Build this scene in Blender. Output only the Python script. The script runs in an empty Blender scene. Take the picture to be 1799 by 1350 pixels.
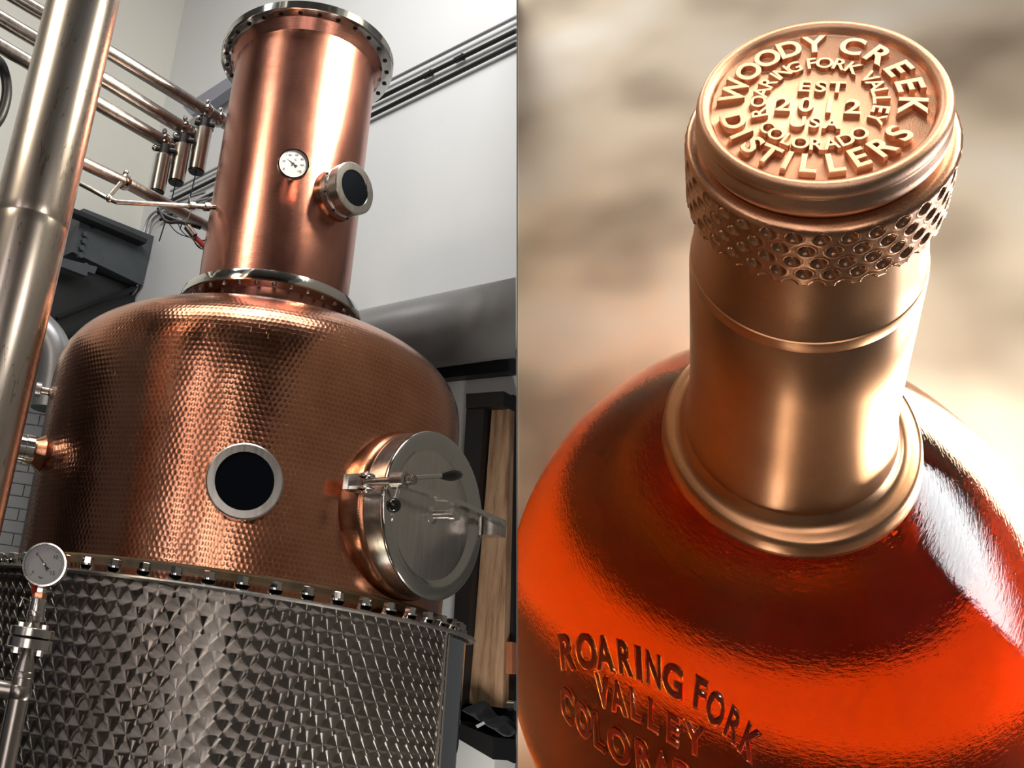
import bpy, bmesh, math, random
from mathutils import Vector, Matrix, Quaternion
random.seed(4)
sc = bpy.context.scene
COL = sc.collection
PI = math.pi
V = Vector

# ------------------------------------------------------------------ camera
FPX, PCX, PCY = 1600.0, 453.0, 675.0
up_c = V((.148, 1, -.31)).normalized()
fw_c = (V((0, 0, -1)) + up_c * up_c.z).normalized()
rt_c = fw_c.cross(up_c)
MW = Matrix((rt_c, fw_c, up_c))            # camera -> world rotation (rows)
C0 = V((0, 0, 1.7))
cd = bpy.data.cameras.new('camera')
cam = bpy.data.objects.new('camera', cd); COL.objects.link(cam)
cd.sensor_fit = 'HORIZONTAL'; cd.sensor_width = 36
cd.lens = FPX * 36 / 1799
cd.shift_x = (899.5 - PCX) / 1799
cd.clip_start = .05; cd.clip_end = 200
cam.matrix_world = Matrix.Translation(C0) @ MW.to_4x4()
sc.camera = cam

def ray(px, py):
    return MW @ V(((px - PCX) / FPX, -(py - PCY) / FPX, -1.0))
def at(px, py, Y):                        # point on the sight line at world depth y = Y
    d = ray(px, py); return C0 + d * (Y / d.y)
def hit(px, py, p0, n):                   # point on a plane
    d = ray(px, py); return C0 + d * ((p0 - C0).dot(n) / d.dot(n))

# ------------------------------------------------------------------ colour management, world
sc.view_settings.view_transform = 'Standard'
try: sc.view_settings.look = 'None'
except Exception: pass
sc.view_settings.exposure = 0.0
sc.view_settings.gamma = 1.0
sc.view_settings.use_curve_mapping = False
wd = bpy.data.worlds.new('world'); sc.world = wd; wd.use_nodes = True
wd.node_tree.nodes['Background'].inputs[0].default_value = (.93, .95, 1, 1)
wd.node_tree.nodes['Background'].inputs[1].default_value = .07
try:
    sc.cycles.max_bounces = 10; sc.cycles.transmission_bounces = 8; sc.cycles.glossy_bounces = 6
    sc.cycles.sample_clamp_indirect = 30; sc.cycles.volume_bounces = 0
    sc.cycles.caustics_refractive = True; sc.cycles.caustics_reflective = False
    sc.cycles.blur_glossy = .6
except Exception: pass

def area(name, loc, target, sx, sy, power, color=(1, 1, 1), spread=PI):
    l = bpy.data.lights.new(name, 'AREA'); l.shape = 'RECTANGLE'; l.size = sx; l.size_y = sy
    l.energy = power; l.color = color; l.spread = spread
    o = bpy.data.objects.new(name, l); COL.objects.link(o)
    o.location = loc
    o.rotation_euler = (V(target) - V(loc)).to_track_quat('-Z', 'Y').to_euler()
    return o

AX = V((.0057, 3.296, 0)); ZS = C0.z + .1658     # the still's axis, the skirt plane
# lights of the still hall
def mirror_lamp(name, px, py, ax, r, dist, sx, sy, power, color, spread=PI):
    # a lamp hung where its mirror image shows on a vertical cylinder
    d_ = ray(px, py); ox, oy = ax
    a_ = d_.x ** 2 + d_.y ** 2; b_ = -2 * (ox * d_.x + oy * d_.y); c_ = ox ** 2 + oy ** 2 - r ** 2
    p_ = C0 + d_ * ((-b_ - math.sqrt(b_ * b_ - 4 * a_ * c_)) / (2 * a_))
    n_ = V((p_.x - ox, p_.y - oy, 0)).normalized(); i_ = (p_ - C0).normalized()
    r_ = i_ - n_ * 2 * i_.dot(n_)
    return area(name, p_ + r_ * dist, p_, sx, sy, power, color, spread)
mirror_lamp('hall_flood_lamp', 580, 215, (AX.x, AX.y), .296, 1.9, .5, .75, 36, (1, .90, .72), math.radians(55))
mirror_lamp('hall_spot_lamp', 98, 40, (at(140, 30, 2.30).x, 2.30), .1047, 2.6, .45, .9, 9, (1, .86, .66), math.radians(70))
area('hall_ceiling_lamp', (-1.2, 2.2, 6.6), (-.6, 5.0, 2.5), 2.6, 1.6, 88, (1, .98, .93))
area('hall_streak_fill', (-.35, -3.2, 1.5), (AX.x, AX.y, 1.9), .34, 2.4, 22, (1, .90, .82))  # these three are added strips that streak the copper; no windows exist
area('hall_streak_fill', (-2.6, -1.4, 3.0), (-.3, AX.y, 1.9), .2, 2.4, 14, (1, .88, .84))
area('hall_streak_fill', (-1.15, -1.6, 2.2), (.3, AX.y, 1.6), .16, 2.6, 14, (1, .90, .84))
area('low_wall_fill', (.72, 2.45, .35), (1.15, 3.7, 1.7), .3, .5, 34, (1, .95, .88))  # added fill for the lower right wall, no fixture stands there
area('wall_wash_lamp', (.3, 2.4, 6.2), (1.0, 5.2, 3.2), 1.6, 1.4, 40, (.97, .98, 1))

# ------------------------------------------------------------------ node helpers
def newmat(name):
    m = bpy.data.materials.new(name); m.use_nodes = True
    nt = m.node_tree; b = nt.nodes['Principled BSDF']
    return m, nt, b
class NT:
    def __init__(s, nt): s.nt = nt
    def n(s, t, **k):
        x = s.nt.nodes.new(t)
        for a, b in k.items(): setattr(x, a, b)
        return x
    def l(s, a, b): s.nt.links.new(a, b)
    def put(s, sock, v):
        if isinstance(v, bpy.types.NodeSocket): s.l(v, sock)
        elif v is not None: sock.default_value = v
    def math(s, op, a, b=None, c=None):
        x = s.n('ShaderNodeMath', operation=op)
        s.put(x.inputs[0], a)
        if b is not None: s.put(x.inputs[1], b)
        if c is not None: s.put(x.inputs[2], c)
        return x.outputs[0]
    def vm(s, op, a, b=None, sc_=None):
        x = s.n('ShaderNodeVectorMath', operation=op)
        s.put(x.inputs[0], a)
        if b is not None: s.put(x.inputs[1], b)
        if sc_ is not None: s.put(x.inputs['Scale'], sc_)
        return x.outputs['Value'] if op in ('LENGTH', 'DOT_PRODUCT', 'DISTANCE') else x.outputs[0]
    def mix(s, f, a, b, kind='RGBA'):
        x = s.n('ShaderNodeMix', data_type=kind)
        i = {'RGBA': (0, 6, 7, 2), 'FLOAT': (0, 2, 3, 0), 'VECTOR': (0, 4, 5, 1)}[kind]
        s.put(x.inputs[i[0]], f); s.put(x.inputs[i[1]], a); s.put(x.inputs[i[2]], b)
        return x.outputs[i[3]]
    def noise(s, vec, scale, detail=3, rough=.5):
        x = s.n('ShaderNodeTexNoise'); 
        if vec is not None: s.l(vec, x.inputs['Vector'])
        x.inputs['Scale'].default_value = scale; x.inputs['Detail'].default_value = detail
        x.inputs['Roughness'].default_value = rough
        return x.outputs['Fac']
    def ramp(s, f, stops):
        x = s.n('ShaderNodeValToRGB'); s.l(f, x.inputs[0]); e = x.color_ramp.elements
        while len(e) < len(stops): e.new(.5)
        for q, (p, c) in zip(e, stops): q.position = p; q.color = tuple(c) + (1,)
        return x.outputs[0]
    def bump(s, h, strength, dist, normal=None):
        x = s.n('ShaderNodeBump'); x.inputs['Strength'].default_value = strength
        x.inputs['Distance'].default_value = dist; s.l(h, x.inputs['Height'])
        if normal is not None: s.l(normal, x.inputs['Normal'])
        return x.outputs[0]

def plain(name, col, rough=.5, metal=0., noise=0., nscale=8., bump=0., bscale=60., dist=.002, spec=.5):
    m, nt, b = newmat(name); t = NT(nt)
    b.inputs['Roughness'].default_value = rough; b.inputs['Metallic'].default_value = metal
    b.inputs['Specular IOR Level'].default_value = spec
    co = t.n('ShaderNodeTexCoord').outputs['Object']
    c = tuple(col)
    if noise:
        f = t.noise(co, nscale, 4)
        t.l(t.ramp(f, [(.3, tuple(x * (1 - noise) for x in c)), (.7, tuple(min(1, x * (1 + noise)) for x in c))]), b.inputs['Base Color'])
    else: b.inputs['Base Color'].default_value = c + (1,)
    if bump:
        t.l(t.bump(t.noise(co, bscale, 3), bump, dist), b.inputs['Normal'])
    return m

# ------------------------------------------------------------------ mesh helpers
def obj(name, vf, mat, parent=None, smooth=True, autos=35, uv=None):
    vs, fs = vf
    me = bpy.data.meshes.new(name); me.from_pydata([tuple(v) for v in vs], [], fs); me.validate()
    if uv:
        lay = me.uv_layers.new(name='UVMap')
        for p in me.polygons:
            us = [uv[me.loops[i].vertex_index] for i in p.loop_indices]
            for i, q in zip(p.loop_indices, us): lay.data[i].uv = q
    bm = bmesh.new(); bm.from_mesh(me)
    bmesh.ops.recalc_face_normals(bm, faces=bm.faces)
    bm.to_mesh(me); bm.free()
    if smooth:
        me.polygons.foreach_set('use_smooth', [True] * len(me.polygons))
        if autos < 180: me.set_sharp_from_angle(angle=math.radians(autos))
    if mat: me.materials.append(mat)
    o = bpy.data.objects.new(name, me); COL.objects.link(o)
    if parent: o.parent = parent
    return o
def tag(o, label=None, cat=None, group=None, kind=None):
    if label: o['label'] = label
    if cat: o['category'] = cat
    if group: o['group'] = group
    if kind: o['kind'] = kind
    return o
def empty(name, loc, label, cat, group=None, rot=None):
    o = bpy.data.objects.new(name, None); COL.objects.link(o); o.location = loc; o.empty_display_size = .1
    if rot is not None: o.rotation_euler = rot
    bpy.context.view_layer.update()
    return tag(o, label, cat, group)
def join(*gs):
    V_, F_ = [], []
    for vs, fs in gs:
        k = len(V_); V_ += [V(v) for v in vs]; F_ += [[i + k for i in f] for f in fs]
    return V_, F_
def xf(g, M): return [M @ V(v) for v in g[0]], g[1]
def rel(g, parent):                        # world geometry -> coordinates of its (empty) parent
    return xf(g, parent.matrix_world.inverted())
def lathe(prof, segs=48, closed=False, cap=True):   # profile (r, z) about z
    vs, fs = [], []
    n = len(prof)
    for i in range(segs):
        a = 2 * PI * i / segs; c, s = math.cos(a), math.sin(a)
        for r, z in prof: vs.append(V((r * c, r * s, z)))
    for i in range(segs):
        j = (i + 1) % segs
        for k in range(n - 1 + (1 if closed else 0)):
            k2 = (k + 1) % n
            fs.append([i * n + k, j * n + k, j * n + k2, i * n + k2])
    if cap and not closed:
        if prof[0][0] > 1e-6: fs.append([i * n for i in range(segs)])
        if prof[-1][0] > 1e-6: fs.append([i * n + n - 1 for i in range(segs)][::-1])
    return vs, fs
def frame(p, d):                           # matrix placing local z along d at p
    d = V(d).normalized(); q = d.to_track_quat('Z', 'Y')
    return Matrix.Translation(V(p)) @ q.to_matrix().to_4x4()
def lat(p, d, prof, segs=48, closed=False): return xf(lathe(prof, segs, closed), frame(p, d))
def cyl(p0, p1, r, segs=24, bev=.0, r2=None):
    p0, p1 = V(p0), V(p1); L = (p1 - p0).length; r2 = r if r2 is None else r2
    if bev: pr = [(r - bev, 0), (r, bev), (r2, L - bev), (r2 - bev, L)]
    else: pr = [(r, 0), (r2, L)]
    return lat(p0, p1 - p0, pr, segs)
def ball(c, r, u=20, v=12, sc3=(1, 1, 1)):
    pr = [(max(1e-5, r * math.sin(PI * k / v)), -r * math.cos(PI * k / v)) for k in range(v + 1)]
    vs, fs = lathe(pr, u, cap=False)
    return [V(c) + V((x.x * sc3[0], x.y * sc3[1], x.z * sc3[2])) for x in vs], fs
def box(lo, hi, b=0):
    x0, y0, z0 = lo; x1, y1, z1 = hi
    vs = [(x, y, z) for z in (z0, z1) for y in (y0, y1) for x in (x0, x1)]
    fs = [[0, 2, 3, 1], [4, 5, 7, 6], [0, 1, 5, 4], [2, 6, 7, 3], [0, 4, 6, 2], [1, 3, 7, 5]]
    return [V(v) for v in vs], fs
def prism(pts, off):                       # polygon pts (world) extruded by vector off
    n = len(pts); vs = [V(p) for p in pts] + [V(p) + V(off) for p in pts]
    fs = [list(range(n))[::-1], list(range(n, 2 * n))] + [[i, (i + 1) % n, n + (i + 1) % n, n + i] for i in range(n)]
    return vs, fs
def tube(path, r, segs=12, sub=0):
    P = [V(p) for p in path]
    for _ in range(sub):                   # corner cutting
        Q = [P[0]]
        for a, b in zip(P, P[1:]): Q += [a * .75 + b * .25, a * .25 + b * .75]
        Q.append(P[-1]); P = Q
    vs, fs = [], []; prev = None
    for i, p in enumerate(P):
        t = (P[min(i + 1, len(P) - 1)] - P[max(i - 1, 0)]).normalized()
        if prev is None: u = t.orthogonal().normalized()
        else: u = (prev - t * prev.dot(t)).normalized()
        prev = u; w = t.cross(u)
        for k in range(segs):
            a = 2 * PI * k / segs; vs.append(p + (u * math.cos(a) + w * math.sin(a)) * r)
    for i in range(len(P) - 1):
        for k in range(segs):
            k2 = (k + 1) % segs
            fs.append([i * segs + k, i * segs + k2, (i + 1) * segs + k2, (i + 1) * segs + k])
    fs.append(list(range(segs))[::-1]); fs.append([(len(P) - 1) * segs + k for k in range(segs)])
    return vs, fs
_tc = {}
def text_geo(ch, size=1., depth=.05, bevel=.01, offset=0., width=1., center=True):
    key = (ch, size, depth, bevel, offset)
    if key not in _tc:
        cu = bpy.data.curves.new('t', 'FONT'); cu.body = ch; cu.size = size; cu.extrude = depth
        cu.bevel_depth = bevel; cu.bevel_resolution = 1; cu.offset = offset; cu.resolution_u = 5
        cu.align_x = 'CENTER' if center else 'LEFT'
        o = bpy.data.objects.new('t', cu); COL.objects.link(o)
        bpy.context.view_layer.update()
        me = bpy.data.meshes.new_from_object(o.evaluated_get(bpy.context.evaluated_depsgraph_get()))
        g = ([v.co.copy() for v in me.vertices], [list(p.vertices) for p in me.polygons])
        bpy.data.objects.remove(o); bpy.data.curves.remove(cu); bpy.data.meshes.remove(me)
        ys = [v.y for v in g[0]]; my = (min(ys) + max(ys)) / 2 if ys else 0
        _tc[key] = ([v - V((0, my, 0)) for v in g[0]], g[1]) 
    g = _tc[key]
    return [V((v.x * width, v.y, v.z)) for v in g[0]], g[1]

# ------------------------------------------------------------------ materials
def steel(name, base=(.62, .60, .57), rough=.22, aniso=0., noise=.08, bump=.0):
    m, nt, b = newmat(name); t = NT(nt)
    co = t.n('ShaderNodeTexCoord').outputs['Object']
    mp = t.n('ShaderNodeMapping'); mp.inputs['Scale'].default_value = (14, 14, .8); t.l(co, mp.inputs[0])
    f = t.noise(mp.outputs[0], 6, 4)
    t.l(t.ramp(f, [(.3, tuple(x * (1 - noise) for x in base)), (.7, tuple(x * (1 + noise) for x in base))]), b.inputs['Base Color'])
    t.l(t.math('MULTIPLY_ADD', f, .12, rough - .06), b.inputs['Roughness'])
    b.inputs['Metallic'].default_value = 1
    if bump: t.l(t.bump(f, bump, .001), b.inputs['Normal'])
    return m
M = {}
M['steel'] = steel('brushed_steel', (.66, .63, .60), .25)
M['steel_pol'] = steel('polished_steel', (.70, .69, .66), .10, noise=.03)
M['steel_lid'] = steel('mirror_steel', (.60, .60, .57), .07, noise=.02)
M['steel_dark'] = steel('dull_steel', (.38, .35, .32), .30, noise=.2)
M['steel_pipe'] = steel('warm_pipe_steel', (.46, .42, .39), .30, noise=.15)
M['black'] = plain('black_paint', (.012, .012, .013), .45)
M['blackgloss'] = plain('black_bakelite', (.01, .01, .01), .12)
M['glassdark'] = plain('dark_sight_glass', (.006, .008, .012), .05, spec=.15)
M['white_wall'] = plain('white_wall_paint', (.80, .80, .80), .8, noise=.02, nscale=1.5, bump=.15, bscale=90)
M['cream_wall'] = plain('cream_wall_paint', (.84, .82, .74), .8, noise=.02, nscale=1.2, bump=.15, bscale=90)
M['slate'] = plain('slate_steel_paint', (.075, .085, .095), .55, noise=.1)
M['ductgrey'] = plain('grey_duct_paint', (.30, .29, .285), .42, noise=.05)
M['galv'] = plain('galvanised_conduit', (.42, .42, .43), .35, metal=.7, noise=.1)
M['dial'] = plain('white_dial', (.52, .53, .55), .8, spec=.05)
M['ink'] = plain('dial_ink', (.02, .02, .02), .5)
M['floor'] = plain('floor_concrete', (.07, .062, .055), .4, noise=.2, nscale=2)
M['timber_dark'] = plain('dark_timber', (.03, .018, .012), .5, noise=.3)
M['cloth'] = plain('charcoal_cloth', (.05, .055, .06), .95, noise=.2, nscale=30, bump=.3, bscale=300)
M['tile'] = plain('grey_tile', (.14, .17, .18), .18, noise=.12, nscale=5)
M['grout'] = plain('light_grout', (.45, .47, .46), .8)
M['red'] = plain('red_plastic', (.45, .03, .02), .4)
M['blue'] = plain('blue_hose', (.02, .06, .16), .4)
M['seal'] = plain('white_seal', (.7, .68, .62), .5)

def wood():
    m, nt, b = newmat('rough_pine'); t = NT(nt)
    co = t.n('ShaderNodeTexCoord').outputs['Object']
    mp = t.n('ShaderNodeMapping'); mp.inputs['Scale'].default_value = (9, 9, 1.1); t.l(co, mp.inputs[0])
    f = t.noise(mp.outputs[0], 3.5, 6, .65)
    t.l(t.ramp(f, [(.32, (.22, .11, .055)), (.5, (.44, .26, .15)), (.72, (.58, .38, .23))]), b.inputs['Base Color'])
    b.inputs['Roughness'].default_value = .6
    t.l(t.bump(f, .3, .004), b.inputs['Normal'])
    return m
M['wood'] = wood()

def hammered():
    m, nt, b = newmat('hammered_copper'); t = NT(nt)
    uv = t.n('ShaderNodeTexCoord').outputs['UV']
    co = t.n('ShaderNodeTexCoord').outputs['Object']
    b.inputs['Metallic'].default_value = 1
    # staggered hammer marks, one every ~18 mm
    sp = t.n('ShaderNodeSeparateXYZ'); t.l(uv, sp.inputs[0])
    wob = t.math('MULTIPLY', t.noise(uv, 30, 2), .0)
    K = 1 / .0158
    v = t.math('MULTIPLY', sp.outputs[1], K)
    row = t.math('FLOOR', v)
    half = t.math('MULTIPLY', t.math('MODULO', row, 2), .5)
    jit = t.n('ShaderNodeTexWhiteNoise', noise_dimensions='1D'); t.l(row, jit.inputs['W'])
    u = t.math('ADD', t.math('ADD', t.math('MULTIPLY', sp.outputs[0], K), half), t.math('MULTIPLY', jit.outputs['Value'], .22))
    fu = t.math('SUBTRACT', t.math('FRACT', u), .5); fv = t.math('SUBTRACT', t.math('FRACT', v), .5)
    d2 = t.math('ADD', t.math('MULTIPLY', fu, fu), t.math('MULTIPLY', fv, fv))
    cx = t.n('ShaderNodeCombineXYZ'); t.l(t.math('FLOOR', u), cx.inputs[0]); t.l(row, cx.inputs[1])
    wn = t.n('ShaderNodeTexWhiteNoise', noise_dimensions='2D'); t.l(cx.outputs[0], wn.inputs['Vector'])
    # a soft facet: each mark is a shallow bowl with its own small tilt
    sep = t.n('ShaderNodeSeparateColor'); t.l(wn.outputs['Color'], sep.inputs[0])
    tu = t.math('MULTIPLY', t.math('SUBTRACT', sep.outputs[0], .5), .22)
    tv = t.math('MULTIPLY', t.math('SUBTRACT', sep.outputs[1], .5), .22)
    h = t.math('ADD', t.math('MULTIPLY', t.math('MINIMUM', d2, .23), 1.0), t.math('ADD', t.math('MULTIPLY', tu, fu), t.math('MULTIPLY', tv, fv)))
    at_ = t.n('ShaderNodeAttribute'); at_.attribute_name = 'hammer'
    hh = t.math('MULTIPLY', h, at_.outputs['Fac'])
    big = t.noise(co, 7, 2)
    n1 = t.bump(big, .25, .01)
    t.l(t.bump(hh, .36, .0042, n1), b.inputs['Normal'])
    f = t.noise(co, 3.0, 5, .6)
    f2 = t.noise(co, 14, 4, .6)
    c1 = t.ramp(f, [(.32, (.42, .165, .09)), (.52, (.58, .25, .145)), (.72, (.68, .33, .21))])
    edge = t.math('GREATER_THAN', d2, .2)
    c2 = t.mix(t.math('MULTIPLY', edge, .25), c1, (.85, .5, .36, 1))
    c3 = t.mix(t.math('MULTIPLY', t.math('GREATER_THAN', f2, .62), .18), c2, (.35, .13, .08, 1))
    t.l(c3, b.inputs['Base Color'])
    t.l(t.math('MULTIPLY_ADD', f2, .12, .14), b.inputs['Roughness'])
    return m
M['hammered'] = hammered()

def smooth_copper(name, lo, mid, hi, rough, drip=0):
    m, nt, b = newmat(name); t = NT(nt)
    co = t.n('ShaderNodeTexCoord').outputs['Object']
    mp = t.n('ShaderNodeMapping'); mp.inputs['Scale'].default_value = (1, 1, .35); t.l(co, mp.inputs[0])
    f = t.noise(mp.outputs[0], 5, 6, .6)
    t.l(t.ramp(f, [(.3, lo), (.5, mid), (.72, hi)]), b.inputs['Base Color'])
    b.inputs['Metallic'].default_value = 1
    mp2 = t.n('ShaderNodeMapping'); mp2.inputs['Scale'].default_value = (6, 6, 90); t.l(co, mp2.inputs[0])
    g = t.noise(mp2.outputs[0], 5, 3)
    t.l(t.math('MULTIPLY_ADD', f, .14, rough - .07), b.inputs['Roughness'])
    t.l(t.bump(t.math('ADD', g, t.math('MULTIPLY', t.noise(co, 2.5, 2), 3.)), .12, .004), b.inputs['Normal'])
    return m
M['column'] = smooth_copper('column_copper', (.30, .12, .105), (.45, .195, .145), (.56, .27, .20), .25)
M['root'] = smooth_copper('root_copper', (.50, .20, .11), (.62, .28, .16), (.72, .36, .22), .22)

def standpipe():
    m, nt, b = newmat('stained_steel'); t = NT(nt)
    co = t.n('ShaderNodeTexCoord').outputs['Object']
    mp = t.n('ShaderNodeMapping'); mp.inputs['Scale'].default_value = (1, 1, .25); t.l(co, mp.inputs[0])
    f = t.noise(mp.outputs[0], 6, 5, .6)
    base = t.ramp(f, [(.3, (.50, .42, .36)), (.55, (.60, .54, .49)), (.75, (.62, .60, .58))])
    # thin run marks of dried drips
    mp2 = t.n('ShaderNodeMapping'); mp2.inputs['Scale'].default_value = (1, 1, .13); t.l(co, mp2.inputs[0])
    d = t.n('ShaderNodeTexNoise'); t.l(mp2.outputs[0], d.inputs['Vector']); d.inputs['Scale'].default_value = 22; d.inputs['Detail'].default_value = 3
    line = t.math('LESS_THAN', t.math('ABSOLUTE', t.math('SUBTRACT', d.outputs['Fac'], .56)), .0045)
    sep = t.n('ShaderNodeSeparateXYZ'); t.l(co, sep.inputs[0])
    c = t.mix(t.math('MULTIPLY', line, .55), base, (.20, .11, .07, 1))
    t.l(c, b.inputs['Base Color']); b.inputs['Metallic'].default_value = 1
    t.l(t.math('MULTIPLY_ADD', f, .12, .22), b.inputs['Roughness'])
    return m
M['standpipe'] = standpipe()

def turned():                              # engine-turned (overlapping brushed discs) stainless
    m, nt, b = newmat('engine_turned_steel'); t = NT(nt)
    nt.nodes.remove(b)
    out = nt.nodes['Material Output']
    uv = t.n('ShaderNodeTexCoord').outputs['UV']
    sp = t.n('ShaderNodeSeparateXYZ'); t.l(uv, sp.inputs[0])
    P = .041                               # pitch between discs
    y = t.math('DIVIDE', sp.outputs[1], P * 1.0)
    x = t.math('DIVIDE', sp.outputs[0], P)
    sx = t.math('ADD', x, t.math('MULTIPLY', y, .5))
    iy = t.math('FLOOR', y); ix = t.math('FLOOR', sx)
    ddx = ddy = dpri = None; rnd = None
    for oy in (-1, 0, 1):
        for ox in (-1, 0, 1, 2) if oy == 1 else (-1, 0, 1):
            cy = t.math('ADD', iy, oy + .5); cx = t.math('ADD', ix, ox + .5)
            # centre back in x units
            ccx = t.math('SUBTRACT', cx, t.math('MULTIPLY', cy, .5))
            dx = t.math('SUBTRACT', x, ccx); dy = t.math('MULTIPLY', t.math('SUBTRACT', y, cy), 1.0)
            rr = t.math('SQRT', t.math('ADD', t.math('MULTIPLY', dx, dx), t.math('MULTIPLY', dy, dy)))
            k = t.math('LESS_THAN', rr, .74)
            if ddx is None: ddx, ddy = dx, dy
            else:
                ddx = t.mix(k, ddx, dx, 'FLOAT'); ddy = t.mix(k, ddy, dy, 'FLOAT')
    tang = t.n('ShaderNodeTangent', direction_type='RADIAL', axis='Z').outputs[0]
    vz = t.n('ShaderNodeCombineXYZ'); vz.inputs[2].default_value = 1
    T = t.vm('ADD', t.vm('SCALE', tang, sc_=t.math('MULTIPLY', ddy, -1)), t.vm('SCALE', vz.outputs[0], sc_=ddx))
    T = t.vm('NORMALIZE', T)
    rr = t.math('SQRT', t.math('ADD', t.math('MULTIPLY', ddx, ddx), t.math('MULTIPLY', ddy, ddy)))
    g = t.n('ShaderNodeBsdfAnisotropic')
    g.distribution = 'GGX'
    g.inputs['Roughness'].default_value = .26
    g.inputs['Anisotropy'].default_value = .88
    t.l(T, g.inputs['Tangent'])
    co = t.n('ShaderNodeTexCoord').outputs['Object']
    f = t.noise(co, 4, 4)
    dk = t.ramp(rr, [(0, (.47, .44, .415)), (.8, (.36, .335, .315))])
    t.l(t.mix(t.math('MULTIPLY', t.math('SUBTRACT', f, .25), 1.1), dk, (.20, .16, .13, 1)), g.inputs['Color'])
    t.l(t.bump(rr, .25, .003), g.inputs['Normal'])
    t.l(g.outputs[0], out.inputs['Surface'])
    return m
M['turned'] = turned()

# ------------------------------------------------------------------ the hall
hz = ray(-1000, 956); hz.z = 0; D1 = hz.normalized()               # wall_right runs this way, far end left
if D1.y < 0: D1 = -D1
N1 = V((-D1.y, D1.x, 0)).normalized()
if N1.dot(V((0, -1, 0))) < 0: N1 = -N1                              # towards the viewer
PR = at(907, 500, 3.95); PR.z = 0
D2 = V((N1.x, N1.y, 0))                                             # wall_back direction (towards viewer-left)
N2 = -D1                                                            # its face towards the viewer
cor = hit(313, 60, PR, N1); cor.z = 0
def onR(px, py, o=0.): return hit(px, py, PR + N1 * o, N1)
def onL(px, py, o=0.): return hit(px, py, cor + N2 * o, N2)
HC = 7.4
pe = hit(907.2, 700, PR, N1); pe.z = 0
w = obj('wall_right', prism([cor, pe, pe + V((0, 0, HC)), cor + V((0, 0, HC))], -N1 * .15), M['white_wall'], smooth=False); tag(w, kind='structure')
le = cor + D2 * 7.5
w = obj('wall_back', prism([cor - N1 * .15, le, le + V((0, 0, HC)), cor - N1 * .15 + V((0, 0, HC))], -N2 * .15), M['cream_wall'], smooth=False); tag(w, kind='structure')
zb = onL(150, 486).z
w = obj('trim_9', prism([cor + D2 * 1.9, cor + D2 * 7.4, cor + D2 * 7.4 + V((0, 0, zb - .1)), cor + D2 * 1.9 + V((0, 0, zb - .1))], N2 * .05), M['black'], smooth=False); tag(w, kind='structure')  # black panel added to darken reflections on the pot's left side
fl = obj('floor', box((-8, -5, -.1), (2.2, 7.5, 0)), M['floor'], smooth=False); tag(fl, kind='structure')
ce = obj('ceiling', box((-8, -5, HC), (2.2, 7.5, HC + .1)), plain('ceiling_paint', (.22, .21, .20), .8), smooth=False); tag(ce, kind='structure')

def hallprism(name, pxs, plane, o0, th, mat, parent=None, label=None, cat=None, kind=None, smooth=False):
    f, n = (onR, N1) if plane == 'R' else (onL, N2)
    pts = [f(x, y, o0) for x, y in pxs]
    g = prism(pts, n * th)
    if parent is not None: g = rel(g, parent)
    o = obj(name, g, mat, parent, smooth=smooth)
    if label or cat: tag(o, label, cat)
    if kind: tag(o, kind=kind)
    return o

# conduits high on the right wall
def conduit(pa, pb, r, mat, label, off=.03, clips=()):
    a, b = onR(*pa, off), onR(*pb, off)
    e = empty('conduit', a, label, 'conduit', 'conduits on the right wall')
    obj('conduit_tube', rel(cyl(a, b, r, 12), e), mat, e)
    for px, py in clips:
        c = onR(px, py, off); d = (b - a).normalized()
        obj('pipe_clip', rel(join(cyl(c - d * .02, c + d * .02, r * 1.25, 10), cyl(c - d * .035, c - d * .028, r * 1.5, 8)), e), mat, e)
    return e
conduit((906.8, 30), (300, 336), .010, M['galv'], 'thin grey conduit, uppermost of the three on the white wall')
conduit((906.8, 54), (290, 358), .014, M['black'], 'black conduit with small clips, middle of the three on the white wall', clips=((805, 104), (750, 132)))
conduit((906.8, 77), (282, 386), .014, M['black'], 'black conduit without clips, lowest of the three on the white wall')

# twin galvanised conduits bending down the wall
e = empty('bent_conduit', onR(240, 470, .03), 'pair of galvanised conduits curving down the wall behind the copper dome', 'conduit')
for k, dx in enumerate((0, 7)):
    pts = [onR(x + dx, y, .04) for x, y in ((360, 338 + k * 10), (320, 350 + k * 8), (285, 366 + k * 4), (262, 378 + k * 3), (252, 410), (244, 450), (238, 490), (230, 516), (208, 526 + 2 * k), (180, 536 + 4 * k))]
    obj('conduit_tube', rel(tube(pts, .011, 10, 2), e), M['galv'], e)
for px, py in ((244, 452), (240, 488)):
    c = onR(px, py, .035); obj('pipe_clip', rel(cyl(c - V((0, 0, .012)), c + V((0, 0, .012)), .035, 10), e), M['galv'], e)

# slate steel beam and black panel for the mezzanine shade on the back wall
bm_ = empty('steel_beam', onL(180, 450, .3), 'slate grey painted steel beam end with a bolt row, left of the wall corner', 'beam')
hallprism('web_plate', [(120, 380), (244, 428), (222, 512), (100, 455)], 'L', .02, .22, M['slate'], bm_)
hallprism('top_flange', [(100, 365), (246, 426), (244, 433), (100, 373)], 'L', .24, .10, M['black'], bm_)
hallprism('joint_cover', [(158, 388), (164, 391), (163, 402), (159, 400)], 'L', .24, .03, M['black'], bm_)
for px, py in ((147, 413), (145, 425), (141, 437), (139, 450), (148, 468), (135, 476)):
    c = onL(px, py, .24); obj('hex_bolt', rel(cyl(c, c + N2 * .03, .022, 6), bm_), M['slate'], bm_)
hallprism('lower_plate', [(100, 455), (165, 472), (160, 484), (148, 480), (146, 488), (98, 470)], 'L', .24, .05, M['slate'], bm_)
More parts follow.
